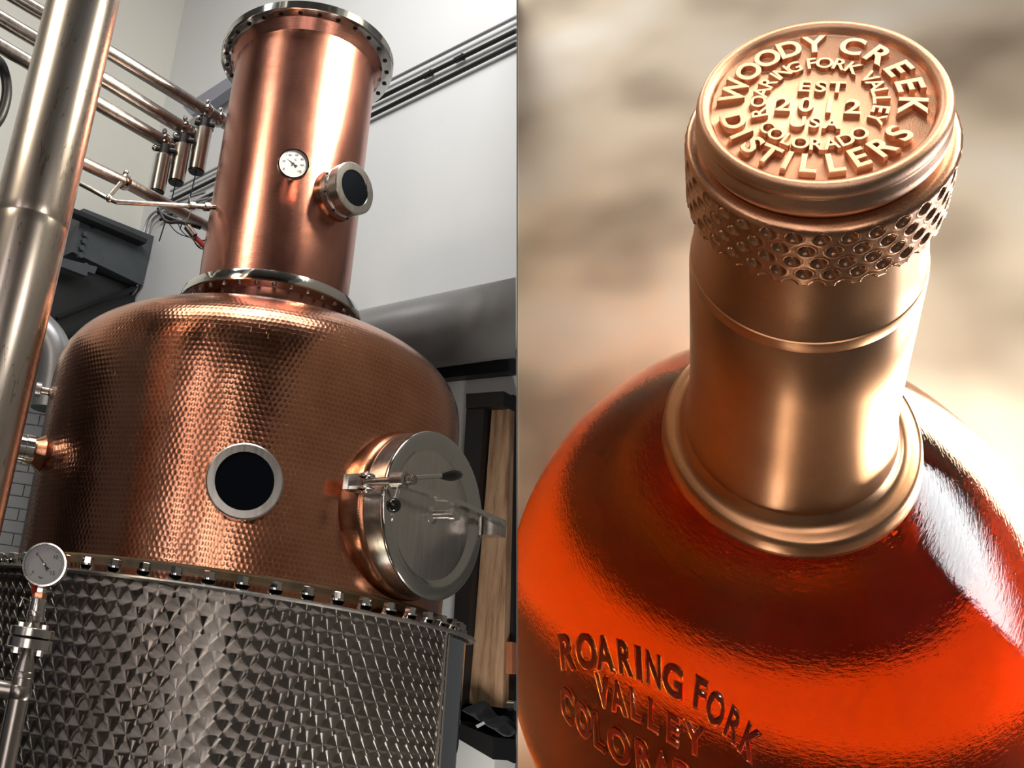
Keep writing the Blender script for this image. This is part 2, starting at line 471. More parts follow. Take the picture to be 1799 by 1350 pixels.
mz = hallprism('soffit_shade_panel', [(60, 462), (150, 486), (222, 512), (222, 800), (-30, 800), (-30, 470)], 'L', .03, .12, M['black'], label='black panel painted as the shade of the mezzanine soffit below the slate grey beam', cat='soffit')  # black colour stands in for the shade under the mezzanine
e = empty('soffit_joists', onL(170, 560, .16), 'dark joists crossing the black soffit shade panel', 'joist')
for a, b in (((100, 560), (240, 505)), ((95, 600), (230, 548))):
    obj('joist', rel(cyl(onL(*a, .2), onL(*b, .2), .018, 4), e), M['black'], e)

# big grey duct, conduit and black channel on the right wall
dc = empty('round_duct', onR(700, 600, .2), 'large round grey duct along the wall right of the copper dome', 'duct')
a, b = onR(560, 618, .22), onR(906.8, 558, .22); b = b + (b - a) * .5
_db = obj('duct_body', rel(cyl(a, b, .173, 48), dc), M['ductgrey'], dc)
def cut_at_join(o, m=.002, inner=False):               # trims geometry at the plane where the hall ends
    nP_ = V((ray(907, 0)).cross(ray(907, 1350))).normalized()
    if nP_.x < 0: nP_ = -nP_
    bm = bmesh.new(); bm.from_mesh(o.data); Mi = o.matrix_world.inverted()
    co = Mi @ (C0 - nP_ * m)
    no = o.matrix_world.to_3x3().transposed() @ nP_
    bmesh.ops.bisect_plane(bm, geom=bm.verts[:] + bm.edges[:] + bm.faces[:], plane_co=co, plane_no=no, clear_outer=not inner, clear_inner=inner)
    bmesh.ops.holes_fill(bm, edges=[e_ for e_ in bm.edges if e_.is_boundary]); bm.to_mesh(o.data); bm.free()
lp = empty('wall_pipe', onR(757, 630, .10), 'thin grey pipe directly below the large round duct', 'pipe')
obj('pipe_tube', rel(cyl(onR(700, 641, .14), onR(906.8, 621, .14), .021, 16), lp), M['galv'], lp)
bpy.context.view_layer.update(); cut_at_join(_db)
hallprism('steel_channel', [(700, 652), (906.8, 633), (906.8, 660), (700, 680)], 'R', .0, .06, M['black'], label='black steel channel on the wall under the thin grey pipe', cat='channel')

# framed opening at the lower right
op = empty('window_1', onR(860, 1000, .0), None, None); tag(op, kind='structure')
hallprism('window_back', [(838, 700), (906.8, 696), (906.8, 1342), (800, 1290)], 'R', .003, .02, M['black'], op)
hallprism('window_frame', [(841, 703), (873, 702), (835, 1240), (826, 1284), (808, 1281)], 'R', .02, .09, M['black'], op)
hallprism('window_frame', [(841, 703), (906.8, 699), (906.8, 724), (841, 728)], 'R', .02, .10, M['black'], op)
hallprism('window_sill', [(808, 1281), (812, 1262), (906.8, 1300), (906.8, 1338)], 'R', .02, .16, M['black'], op)
tr = hallprism('trim_1', [(833, 694), (841, 703), (808, 1281), (801, 1284)], 'R', .0, .03, M['white_wall'], kind='structure')
pl = hallprism('timber_board', [(873, 724), (904, 722), (893, 1246), (834, 1238)], 'R', .025, .04, M['wood'], label='rough brown pine board standing in the black framed opening', cat='board')
bb = hallprism('brick_ledge', [(897, 1130), (906.8, 1130), (906.8, 1185), (896, 1185)], 'R', .025, .03, plain('orange_brick', (.42, .14, .06), .7, noise=.2), label='orange ledge corner right of the pine board', cat='ledge')
pp = empty('sill_pipe', onR(898, 1240, .12), 'short bright pipe right of the cloth on the sill', 'pipe')
obj('pipe_tube', rel(cyl(onR(894, 1240, .1), onR(906.8, 1241, .1), .020, 14), pp), M['steel_pol'], pp)
def cloth():
    vs, fs = [], []
    nu, nv = 30, 14
    A, B = onR(833, 1246, .10), onR(906.8, 1290, .10)
    for j in range(nv):
        for i in range(nu):
            u, v = i / (nu - 1), j / (nv - 1)
            top = .055 * math.exp(-((u - .25) / .22) ** 2) + .04 * math.exp(-((u - .75) / .2) ** 2)
            z = top * math.sin(PI * min(1, v * .98 + .02)) + .012 * math.sin(u * 23 + v * 9) * math.sin(PI * v)
            p = A.lerp(B, u) + N1 * (v - .5) * .16 + V((0, 0, max(.002, z) - .01))
            vs.append(p)
    for j in range(nv - 1):
        for i in range(nu - 1): fs.append([j * nu + i, j * nu + i + 1, (j + 1) * nu + i + 1, (j + 1) * nu + i])
    return vs, fs
c = obj('folded_cloth', cloth(), M['cloth']); sm = c.modifiers.new('s', 'SOLIDIFY'); sm.thickness = .006
tag(c, 'crumpled charcoal cloth lying on the black sill at the foot of the pine board', 'cloth')
hallprism('paper_label', [(836, 1275), (850, 1268), (853, 1272), (839, 1280)], 'R', .185, .002, M['dial'], label='small white paper label on the black sill beside the cloth', cat='label')

# tiled strip seen between the standpipe and the pot
tp = empty('tile_panel', at(55, 840, 4.4), 'grey tiled strip between the tall steel pipe and the copper pot', 'tile panel')
pA = at(60, 680, 4.4)
obj('backing', rel(box((pA.x - .60, 4.46, pA.z - 1.2), (pA.x + .35, 4.50, pA.z + .25)), tp), M['grout'], tp, smooth=False)
tg = box((0, 0, 0), (.150, .012, .054)); tmesh = None
for j in range(24):
    for i in range(6):
        x0 = pA.x - .60 + i * .156 + (.078 if j % 2 else 0) - .05; z0 = pA.z - 1.2 + j * .0600
        if tmesh is None:
            t_ = obj('tile', tg, M['tile'], tp, smooth=False); tmesh = t_.data
        else:
            t_ = bpy.data.objects.new('tile', tmesh); COL.objects.link(t_); t_.parent = tp
        t_.location = tp.matrix_world.inverted() @ V((x0, 4.448, z0))
# silver duct elbow behind the pipe
e = empty('silver_duct', at(95, 620, 4.2), 'silver duct elbow peeping between tall pipe and dome', 'duct')
obj('elbow', rel(tube([at(60, 570, 4.2), at(90, 600, 4.2), at(100, 640, 4.2), at(85, 720, 4.2)], .085, 24, 2), e), M['galv'], e)
# pale blue-grey rail seen past the column
obj_ = empty('wall_rail', onR(380, 170, .05), 'blue-grey steel rail running behind the copper column', 'rail')
obj('rail_bar', rel(prism([onR(335, 196, .05), onR(470, 110, .05), onR(470, 128, .05), onR(350, 212, .05)], N1 * .08), obj_), plain('rail_paint', (.30, .31, .38), .4), obj_, smooth=False)

# rear of the hall (behind the viewer): dark timber framing the still reflects
rb = obj('wall_rear', box((-8, -5.1, 0), (2.2, -5, HC)), plain('rear_wall_paint', (.05, .035, .025), .7), smooth=False); tag(rb, kind='structure')
for i, x in enumerate((-5.2, -3.6, -2.0, -.9, .75, 1.7)):
    o = obj('trim_%d' % (i + 2), box((x, -4.2, 0), (x + .35, -3.9, HC)), M['timber_dark'], smooth=False); tag(o, kind='structure')
o = obj('trim_8', box((-7, -4.0, 3.1), (2.2, -3.7, 3.45)), M['timber_dark'], smooth=False); tag(o, kind='structure')

# ------------------------------------------------------------------ tall standpipe at the left
def vline(px, py, Y):
    return at(px, py, Y)
yp = 2.30
pA = at(140, 30, yp); rp = .1047
sp_ = empty('standpipe', (pA.x, yp, 0), 'tall wide stainless steel pipe with drip stains at the left edge', 'pipe')
zse = at(85, 372, yp - rp).z
obj('pipe_body', lathe([(rp, .0), (rp, zse - .03), (rp, zse - .004), (rp * .992, zse), (rp, zse + .004), (rp, zse + .03), (rp, 5.2)], 96), M['standpipe'], sp_)

# ------------------------------------------------------------------ horizontal product pipes with actuated valves
def hpipe(pts, r, label, mat=M['steel_pipe'], name='steel_pipe', group=None):
    P = [at(*p) for p in pts]
    e = empty(name, P[0], label, 'pipe', group)
    obj('pipe_tube', rel(tube(P, r, 28), e), mat, e)
    return e, P
def clamp(P, d, r, e, name='pipe_clamp', mat=None):
    d = d.normalized()
    obj(name, rel(join(lat(P - d * .02, d, [(r, 0), (r * 1.25, .006), (r * 1.3, .016), (r * 1.3, .024), (r * 1.25, .034), (r, .04)], 28),
                       cyl(P + V((0, 0, r * 1.2)), P + V((0, 0, r * 1.7)), .008, 8), ball(P + V((0, 0, r * 1.75)), .012, 10, 6)), e), mat or M['steel_pol'], e)
specs = [(((-40, -45, 3.05), (55, 12, 3.12), (205, 100, 3.3), (372, 202, 3.62), (440, 243, 3.78)), .029, 'topmost of the three parallel steel pipes running behind the tall pipe', (362, 196, 3.60)),
         (((-40, 8, 3.05), (30, 50, 3.12), (192, 146, 3.3), (332, 232, 3.58), (350, 243, 3.62)), .030, 'middle of the three parallel steel pipes running behind the tall pipe', (322, 226, 3.56)),
         (((-40, 57, 3.05), (20, 92, 3.12), (185, 190, 3.3), (296, 254, 3.54), (312, 262, 3.58)), .029, 'lowest of the three parallel steel pipes running behind the tall pipe', (286, 248, 3.52))]
act = [((358, 228), (351, 302), .0385, 'right'), ((321, 256), (314, 321), .0365, 'middle'), ((288, 274), (281, 338), .034, 'left')]
for (pts, r, lb, cl), (ta, ba, ra, wh) in zip(specs, act):
    e, P = hpipe(pts, r, lb, group='parallel steel pipes')
    d = (P[-2] - P[-3])
    Y = cl[2]
    c = at(*cl)
    dn = d.normalized()
    v = empty('actuated_valve', c, 'steel valve with hanging cylinder actuator, %s one of the three on the parallel pipes' % wh, 'valve', 'pneumatic valves')
    clamp(c + dn * .0, d, r, v, 'clamp_ring'); clamp(c + dn * .075, d, r, v, 'clamp_ring')
    obj('valve_body', rel(join(cyl(c + dn * .02, c + dn * .06, r * 1.12, 24), cyl(c + dn * .035 - V((0, 0, r)), c + dn * .035 - V((0, 0, r + .05)), .020, 16)), v), M['steel_dark'], v)
    a_, b_ = at(*ta, Y - .03), at(*ba, Y - .03); b_ = V((a_.x, a_.y, b_.z))
    obj('bracket', rel(join(cyl(a_ + V((0, 0, .05)), a_, .024, 16), cyl(a_ + V((-.045, 0, .03)), a_ + V((.045, 0, .03)), .012, 8)), v), M['black'], v)
    L = a_.z - b_.z
    obj('actuator_cylinder', rel(xf(lathe([(ra * .9, 0), (ra, -.004), (ra, -L + .01), (ra * .97, -L), (ra * .8, -L + .004)], 36), Matrix.Translation(a_)), v), M['steel_dark'], v)
    obj('end_cap', rel(cyl(b_ - V((0, 0, .006)), b_ + V((0, 0, .012)), ra * .86, 24), v), M['black'], v)
    k = at(cl[0] - 14, cl[1] + 12, Y - .03)
    obj('position_knob', rel(ball(k, .014, 14, 8), v), M['steel_pol'], v)
    if wh != 'left':
        q = b_ - V((0, 0, .005)); obj('air_hose', rel(tube([q, q + V((-.005, 0, -.12)), q + V((-.03, .05, -.26))], .003, 8, 1), v), M['blue'], v)

e, P = hpipe(((60, 243, 3.0), (160, 293, 3.15), (232, 327, 3.32), (385, 408, 3.72), (420, 428, 3.8)), .0245, 'single brownish steel pipe with clamp running down to the column', group=None)
cc = at(218, 320, 3.29); clamp(cc, P[2] - P[1], .0245, e, mat=M['steel_pol'])
e = empty('thin_tube_line', at(190, 350, 2.95), 'thin bent steel tube with union joined to the column', 'pipe')
P = [at(120, 312, 3.1), at(160, 333, 3.05), at(190, 349, 3.0), at(204, 355, 3.0), at(336, 362, 3.12)]
obj('pipe_tube', rel(tube(P, .0092, 16), e), M['steel_pipe'], e)
obj('stub_tube', rel(tube([at(190, 348, 3.0), at(212, 322, 3.2)], .0085, 12), e), M['steel_pipe'], e)
for p in (at(192, 349, 3.0),):
    obj('coupling', rel(ball(p, .015, 14, 8), e), M['steel'], e)
a, b = at(332, 361, 3.11), at(374, 364, 3.16); d = (b - a)
for f0, f1, rr in ((0, .22, .017), (.22, .62, .011), (.62, .84, .018), (.84, 1.1, .010)):
    obj('union_nut', rel(cyl(a + d * f0, a + d * f1, rr, 12, .002), e), M['steel'], e)

# cable bundle by the column
e = empty('cable_bundle', at(330, 385, 3.4), 'tangled black and blue cables hanging under the brownish pipe', 'cable')
def cab(px, r, mat, nm): obj(nm, rel(tube([at(*p) for p in px], r, 8, 2), e), mat, e)
cab(((278, 372, 3.42), (300, 385, 3.42), (330, 393, 3.42), (352, 400, 3.45)), .010, M['black'], 'black_sleeve')
cab(((278, 366, 3.42), (290, 392, 3.4), (318, 390, 3.4), (335, 398, 3.42)), .007, M['black'], 'black_sleeve')
cab(((295, 390, 3.4), (310, 410, 3.4), (335, 418, 3.42), (365, 425, 3.5)), .0022, M['blue'], 'blue_cable')
cab(((312, 392, 3.4), (322, 412, 3.4), (350, 425, 3.42), (372, 418, 3.5)), .0022, M['blue'], 'blue_cable')
cab(((333, 345, 3.3), (338, 372, 3.3), (322, 395, 3.35), (345, 432, 3.4), (362, 436, 3.5)), .0018, M['seal'], 'pale_wire')
cab(((335, 410, 3.4), (345, 432, 3.4), (358, 440, 3.45), (365, 430, 3.5)), .003, M['black'], 'black_cable')
obj('plug_connector', rel(cyl(at(328, 398, 3.36), at(342, 416, 3.36), .016, 12, .003), e), M['steel_dark'], e)
obj('plug_connector', rel(cyl(at(344, 418, 3.37), at(360, 434, 3.37), .011, 12, .002), e), M['red'], e)
e = empty('black_hose', at(10, 150, 3.0), 'thick black hose curving in at the upper left edge', 'hose')
obj('hose_tube', rel(tube([at(-30, 95, 3.2), at(0, 105, 3.2), at(12, 140, 3.2), at(12, 175, 3.2), at(-2, 215, 3.2), at(-30, 235, 3.2)], .021, 14, 2), e), M['black'], e)

# ------------------------------------------------------------------ the copper still
still = empty('copper_still', (AX.x, AX.y, 0), 'large hammered copper pot still on an engine-turned steel jacket', 'still')
def add(name, g, mat, parent=still, **k): return obj(name, g, mat, parent, **k)
def up(g, z=ZS): return xf(g, Matrix.Translation((0, 0, z)))
def uvlathe(prof, segs, zoff):
    n = len(prof); vs, fs, uv = [], [], []
    s = [0]
    for (r0, z0), (r1, z1) in zip(prof, prof[1:]): s.append(s[-1] + math.hypot(r1 - r0, z1 - z0))
    for i in range(segs + 1):
        a = 2 * PI * i / segs + PI / 2
        for k, (r, z) in enumerate(prof):
            vs.append(V((r * math.cos(a), r * math.sin(a), z + zoff))); uv.append((2 * PI * i / segs * .75, s[k]))
    for i in range(segs):
        for k in range(n - 1): fs.append([i * n + k, (i + 1) * n + k, (i + 1) * n + k + 1, i * n + k + 1])
    return (vs, fs), uv
R0, HS, HT = .7516, .6509, 1.076
prof = [(.7380 + (.7516 - .7380) * k / 16, .05 + (HS - .05) * k / 16) for k in range(17)]
for k in range(1, 61):
    th = k / 60 * PI / 2
    r = R0 * max(0, math.cos(th)) ** 1.22; h = HS + (HT - HS) * math.sin(th) ** .5913
    if r < .285: break
    prof.append((r, h))
prof.append((.285, prof[-1][1] + .004))
g, uv = uvlathe(prof, 180, ZS)
pot = add('pot', g, M['hammered'], uv=uv, autos=180)
at_ = pot.data.attributes.new('hammer', 'FLOAT', 'POINT')
vals = []
mwc = math.radians(-47.8)
for v in pot.data.vertices:
    a_ = math.atan2(v.co.y, v.co.x); h = v.co.z - ZS; rr = math.hypot(v.co.x, v.co.y)
    # the marks fade out on the crown and around the manway
    f = 1 - min(1, max(0, (h - .86) / .12))
    dm = math.hypot((a_ - mwc) * .75, h - .33)
    f *= min(1, max(.12, (dm - .34) / .10)) if dm < .44 else 1
    vals.append(f)
at_.data.foreach_set('value', vals)
# neck skirt between crown and flange
add('neck_cone', up(lathe([(.292, 1.03), (.287, 1.08), (.292, 1.125)], 96, cap=False)), M['column'])
lf = add('lower_flange', up(lathe([(.29, 1.119), (.350, 1.119), (.354, 1.123), (.354, 1.138), (.346, 1.162), (.338, 1.166), (.30, 1.166)], 128, closed=True)), M['steel_pol'])
bolt = None
def ring_bolts(parent, n, r, z, sgn, size, mat, phase=0., name='hex_bolt', hexn=6, head=.016):
    global bolt
    first = None
    for k in range(n):
        a = 2 * PI * (k + phase) / n
        if first is None:
            g = join(xf(lathe([(size * .95, 0), (size, .002), (size, head - .002), (size * .85, head)], hexn), Matrix.Identity(4)),
                     lathe([(size * 1.25, -.002), (size * 1.25, .003)], 20))
            o = obj(name, g, mat, parent, autos=30); first = o.data
        else:
            o = bpy.data.objects.new(name, first); COL.objects.link(o); o.parent = parent
        o.location = (r * math.cos(a), r * math.sin(a), z)
        o.rotation_euler = (0 if sgn > 0 else PI, 0, a)
ring_bolts(lf, 32, .322, ZS + 1.119, -1, .008, M['steel_dark'], head=.008)
# column
cp = [(.292, 1.166), (.2955, 1.30), (.296, 1.8), (.296, 2.215), (.298, 2.232)]
add('column', up(lathe(cp, 128, cap=False)), M['column'], autos=180)
add('top_cone', up(lathe([(.297, 2.222), (.322, 2.262), (.30, 2.272)], 96, cap=False)), M['column'])
tf = add('top_flange', up(lathe([(.29, 2.262), (.360, 2.262), (.366, 2.266), (.366, 2.297), (.361, 2.301), (.0001, 2.301)], 128, cap=False)), M['steel_pol'])
ring_bolts(tf, 28, .341, ZS + 2.262, -1, .0075, M['black'], .3, 'socket_bolt', 12, .003)
# jacket
fg = lathe([(.74, .010), (.848, .008), (.852, .010), (.852, .017), (.848, .019), (.835, .022), (.745, .071), (.74, .071)], 160, closed=True)
fl_ = add('jacket_flange', up(fg), M['steel_pol'])
add('flange_rim', up(lathe([(.846, .006), (.853, .007), (.856, .012), (.853, .017), (.846, .018)], 160, closed=True)), M['steel'])
add('flange_seal', up(lathe([(.735, .058), (.757, .063), (.755, .069), (.735, .076)], 128, closed=True)), plain('gasket_ochre', (.17, .115, .06), .6, noise=.4, nscale=20))
ring_bolts(fl_, 56, .806, ZS + .036, 1, .0165, M['steel_pol'], .35, 'hex_bolt', 6, .022)
g, uv = uvlathe([(.822, .012 - .05 * k) for k in range(38)], 180, ZS)
add('jacket', g, M['turned'], uv=uv, autos=180)
# jacket weld seam and plain band at the right
for adeg in (-36.5, -34.8):
    a_ = math.radians(adeg)
    p = V((.8235 * math.cos(a_), .8235 * math.sin(a_), 0))
    add('jacket_seam', cyl(p + V((0, 0, ZS - 1.75)), p + V((0, 0, ZS + .005)), .0055, 10), M['steel_pol'])
bandv, bandf = [], []
for k in range(25):
    a_ = math.radians(-34.5 + 50 * k / 24)
    for rr, z in ((.8225, -1.70), (.8245, -1.70), (.8245, .0), (.8225, .0)): bandv.append(V((rr * math.cos(a_), rr * math.sin(a_), ZS + z)))
for k in range(24):
    for j in range(4): bandf.append([k * 4 + j, (k + 1) * 4 + j, (k + 1) * 4 + (j + 1) % 4, k * 4 + (j + 1) % 4])
add('plain_band', (bandv, bandf), M['steel_pol'])

def dirp(deg): a_ = math.radians(deg); return V((math.cos(a_), math.sin(a_), 0))
# sight glass on the pot
def sight(deg, L0, L1, z, ro, ri, label=None):
    d = dirp(deg); p = d * L0 + V((0, 0, ZS + z))
    s = add('sight_glass', lat(p, d, [(ro * .97, 0), (ro * .97, (L1 - L0) * .55), (ro * .9, (L1 - L0) * .58), (ro * .9, (L1 - L0) * .66), (ro, (L1 - L0) * .70), (ro, L1 - L0 - .003), (ro - .004, L1 - L0), (ri, L1 - L0), (ri - .002, L1 - L0 - .004), (ri - .002, L1 - L0 - .02)], 80), M['steel'])
    add('pane', lat(p, d, [(ri, L1 - L0 - .02), (ri, L1 - L0 - .0035)], 64), M['glassdark'], s)
    for k in range(8):
        a_ = 2 * PI * (k + .5) / 8
        q = frame(p, d) @ V((ro * .985 * math.cos(a_), ro * .985 * math.sin(a_), (L1 - L0) * .55))
        add('grub_screw', cyl(q - d * .004, q + d * .004, .004, 6), M['black'], s)
    return s
sight(-90.2, .70, .80, .316, .108, .083)
sight(-52, .26, .395, 1.553, .100, .070)
# root weld of the column sight glass
d = dirp(-52); add('sight_collar', lat(d * .25 + V((0, 0, ZS + 1.553)), d, [(.103, 0), (.100, .05), (.094, .065), (.094, .07)], 48), M['root'])
# dials
def dial(parent, p, d, r, marks, needle, words, mat_case=M['steel_pol'], tall=.02, rot=0, second=None):
    F_ = frame(p, d)
    # upright frame: z out, y up
    d = V(d).normalized(); yv = (V((0, 0, 1)) - d * d.z).normalized(); xv = yv.cross(d)
    F_ = Matrix.Translation(p) @ Matrix((xv, yv, d)).transposed().to_4x4()
    obj('dial_case', xf(lathe([(r * .90, -tall), (r, -tall + .003), (r, -.002), (r * .985, .001), (r * .91, .001), (r * .90, -.004)], 64), F_), mat_case, parent)
    face = obj('dial_face', xf(lathe([(r * .9, -.0060), (r * .9, -.0035)], 64), F_), M['dial'], parent)
    gs = []
    for k in range(marks + 1):
        a_ = math.radians(rot + 225 - 270 * k / marks)
        l = .10 if k % 5 == 0 else .05
        c, s = math.cos(a_), math.sin(a_)
        b0 = box((r * (.80 - l), -r * .006, -.0034), (r * .80, r * .006, -.003))
        gs.append(xf(b0, F_ @ Matrix.Rotation(a_, 4, 'Z')))
    obj('scale_mark', join(*gs), M['ink'], face)
    for (txt, px, py, s) in words:
        g = text_geo(txt, r * s, .0002, 0, 0)
        obj('numeral', xf(g, F_ @ Matrix.Translation((px * r, py * r, -.0031))), M['ink'], face)
    a_ = math.radians(needle)
    nd = [V((-.28 * r, -.10 * r, 0)), V((-.10 * r, -.03 * r, 0)), V((.62 * r, 0, 0)), V((-.10 * r, .03 * r, 0)), V((-.28 * r, .10 * r, 0))]
    obj('needle', xf(prism(nd, (0, 0, .0006)), F_ @ Matrix.Translation((0, 0, -.0026)) @ Matrix.Rotation(a_, 4, 'Z')), M['ink'], parent)
    if second: 
        nd = [V((0, -.01 * r, 0)), V((.72 * r, 0, 0)), V((0, .01 * r, 0))]
        obj('needle', xf(prism(nd, (0, 0, .0004)), F_ @ Matrix.Translation((0, 0, -.0029)) @ Matrix.Rotation(math.radians(second), 4, 'Z')), M['red'], parent)
    obj('needle_hub', xf(lathe([(r * .06, -.003), (r * .06, .0005), (r * .03, .001)], 20), F_), M['steel_pol'], parent)
th = bpy.data.objects.new('thermometer', None); COL.objects.link(th); th.parent = still
d = dirp(-89.2)
obj('stem', cyl(d * .28 + V((0, 0, ZS + 1.563)), d * .39 + V((0, 0, ZS + 1.563)), .014, 16), M['steel_dark'], th)
dial(th, d * .40 + V((0, 0, ZS + 1.563)), (d + V((0, 0, -.12))).normalized(), .0575, 30, 145,
     [('0', -.55, -.42, .2), ('20', -.62, .1, .2), ('40', -.3, .55, .2), ('60', .12, .62, .2), ('80', .5, .38, .2), ('100', .52, 0, .18), ('120', .42, -.42, .18), ('°C', .08, .3, .2)])
# manway
md = dirp(-47.8); mz_ = ZS + .332; mp = md * .85 + V((0, 0, mz_))
mc = add('manway_collar', lat(md * .60 + V((0, 0, mz_)), md, [(.262, 0), (.262, .10), (.254, .155), (.247, .175), (.24, .178)], 96), M['root'], autos=50)
add('manway_ring', lat(md * .765 + V((0, 0, mz_)), md, [(.236, -.03), (.243, -.02), (.2445, .0), (.2445, .070), (.236, .074)], 96), M['steel'])
lid = add('manway_lid', lat(mp, md, [(.243, -.014), (.2485, -.010), (.2490, -.002), (.2455, .003), (.236, .005), (.214, .0045), (.205, .000), (.19, -.012), (.15, -.022), (.10, -.024), (.05, -.024), (.0001, -.024)], 128), M['steel_lid'], autos=60)
yv = V((0, 0, 1)); xv = yv.cross(md)
MF = Matrix.Translation(mp) @ Matrix((xv, yv, md)).transposed().to_4x4()      # x: away to the right, y up, z out
# clamp bar across the lid
def mloc(g): return xf(g, MF)
bar = add('clamp_bar', mloc(prism([(-.285, .034, .070), (-.16, .034, .095), (.0, .034, .105), (.22, .034, .085), (.295, .034, .055), (.295, .034, .035), (.2, .034, .058), (0, .034, .072), (-.16, .034, .062), (-.285, .034, .045)], (0, -.014, 0))), M['steel_pol'], smooth=False)
add('bar_hub', mloc(join(lathe([(.030, -.022), (.028, -.010), (.015, .0), (.015, .055), (.019, .057), (.019, .074), (.012, .076)], 32))), M['steel'], lid)
add('swing_bolt', mloc(join(cyl((-.292, .03, -.035), (-.292, .03, .135), .011, 16), *[cyl((-.292, .03, .088 + .006 * k), (-.292, .03, .091 + .006 * k), .0132, 14) for k in range(8)])), M['steel_dark'])
add('bolt_lug', mloc(join(*[join(cyl((-.292, y0, -.03), (-.292, y0 + .009, -.03), .024, 28, .002), box((-.308, y0, -.085), (-.276, y0 + .009, -.03))) for y0 in (.008, .043)], cyl((-.292, .0, -.03), (-.292, .06, -.03), .009, 12, .001), box((-.310, .008, -.10), (-.25, .052, -.082)))), M['steel'])
nut = add('clamp_nut', mloc(lathe([(.014, .062), (.023, .064), (.023, .105), (.017, .110)], 24)), M['steel_dark'])
nut.location = MF.to_3x3() @ V((-.292, .03, 0))
add('handle_rod', mloc(cyl((-.275, .04, .085), (-.135, .080, .105), .0065, 12)), M['steel_pol'])
gp = [(.002, 0), (.008, .004), (.0125, .02), (.0165, .045), (.0160, .065), (.011, .088), (.004, .099), (.0005, .1)]
gvec = V((.140, .040, .012)).normalized()
add('handle_grip', mloc(lat(V((-.140, .078, .104)), gvec, gp, 24)), M['blackgloss'])
add('handle_rod', mloc(cyl((-.292, .03, .085), (-.30, -.028, .080), .0065, 12)), M['steel_pol'])
add('ball_knob', mloc(ball((-.302, -.040, .079), .0205, 20, 14)), M['blackgloss'])
# hinge lug on the far side of the lid
add('hinge_lug', mloc(box((.255, -.01, -.05), (.30, .045, .055))), M['steel'], smooth=False)
# left nozzle
nd = dirp(-157); nz = ZS + .405
nzl = add('side_nozzle', lat(nd * .70 + V((0, 0, nz)), nd, [(.085, 0), (.064, .045), (.046, .07), (.042, .085)], 48), M['root'])
add('nozzle_ferrule', lat(nd * .775 + V((0, 0, nz)), nd, [(.043, 0), (.052, .004), (.052, .030), (.050, .032), (.050, .06), (.056, .062), (.058, .072), (.066, .074), (.068, .10), (.060, .106), (.060, .118), (.068, .122), (.068, .14), (.05, .144), (.05, .2)], 48), M['steel_pol'], nzl)
add('nozzle_bolt', cyl(nd * .88 + V((0, 0, nz - .075)), nd * .88 + V((0, 0, nz - .06)), .014, 6), M['steel'], nzl)
nd2 = dirp(-168)
nb = add('small_port', lat(nd2 * .73 + V((0, 0, ZS + .655)), nd2, [(.022, 0), (.022, .02), (.014, .025), (.014, .05), (.026, .052), (.026, .07)], 24), M['steel'])
# rivet row under the crown flange left out of sight; small studs around the manway root
for k in range(12):
    a_ = 2 * PI * k / 12
    q = MF @ V((.266 * math.cos(a_), .266 * math.sin(a_), -.16))
    add('collar_rivet', ball(q, .006, 8, 6), M['root'], mc)

# ------------------------------------------------------------------ pressure gauge on its standpipe
yg = 2.02
def ag(px, py, o=0): return at(px, py, yg + o)
gc = ag(78, 992)
gx = gc.x - .002
gp_ = empty('pressure_gauge', (gx, yg + .03, 0), 'round white pressure gauge on a flanged steel pipe, lower left', 'gauge')
W2 = lambda g: rel(g, gp_)
gA = V((gx, yg + .03, 0))
def zat(py): return at(60, py, yg).z
zc = gc.z
tow = (C0 - gc); tow.z = 0; tow.normalize(); tow = (tow + V((-.12, 0, 0))).normalized()
dial_root = bpy.data.objects.new('gauge_head', None); COL.objects.link(dial_root); dial_root.parent = gp_
inv = gp_.matrix_world.inverted()
dial(dial_root, inv @ gc, tow, .0475, 40, 132, [('10', .42, .40, .26), ('15', .42, -.32, .26), ('bar', -.05, -.58, .16), ('6', -.42, .42, .22), ('0', -.45, -.40, .18)], tall=.045, second=138)
def seg(z0, z1, r0, r1, mat, nm, segs=28, par=None): return obj(nm, W2(xf(lathe([(r0 * .96, z0), (r0, z0 + .0015), (r1, z1 - .0015), (r1 * .96, z1)], segs), Matrix.Translation(gA))), mat, par or gp_)
zz = [zat(y) for y in (1030, 1040, 1050, 1082, 1090, 1104, 1113, 1120, 1123, 1134, 1142, 1152, 1185, 1196, 1290)]
seg(zz[1], zz[0], .012, .012, M['steel'], 'stem', 6)
seg(zz[2], zz[1], .016, .016, M['root'], 'brass_nut', 6)
seg(zz[4], zz[2], .0175, .0175, M['steel'], 'valve_body')
seg(zz[3] - .004, zz[3] + .010, .0195, .0195, M['steel'], 'union_nut', 12)
seg(zz[5], zz[4], .018, .010, M['steel'], 'reducer')
f1 = seg(zz[7], zz[5], .0475, .0475, M['steel'], 'flange', 48)
seg(zz[8], zz[7], .040, .040, M['black'], 'gasket', 32)
f2 = seg(zz[10], zz[8], .0475, .0475, M['steel'], 'flange', 48)
for k in range(4):
    a_ = 2 * PI * (k + .62) / 4
    for f, z0, z1 in ((f1, zz[5], zz[5] + .009), (f2, zz[10] - .012, zz[10])):
        p = gA + V((.034 * math.cos(a_), .034 * math.sin(a_), 0))
        obj('hex_bolt', W2(join(cyl(p + V((0, 0, z0)), p + V((0, 0, z1)), .0085, 6))), M['steel'], f)
seg(zz[12], zz[10], .021, .012, M['steel_pipe'], 'neck')
seg(zz[13], zz[12], .022, .021, M['steel_pipe'], 'weld_collar')
zt = zat(1222)
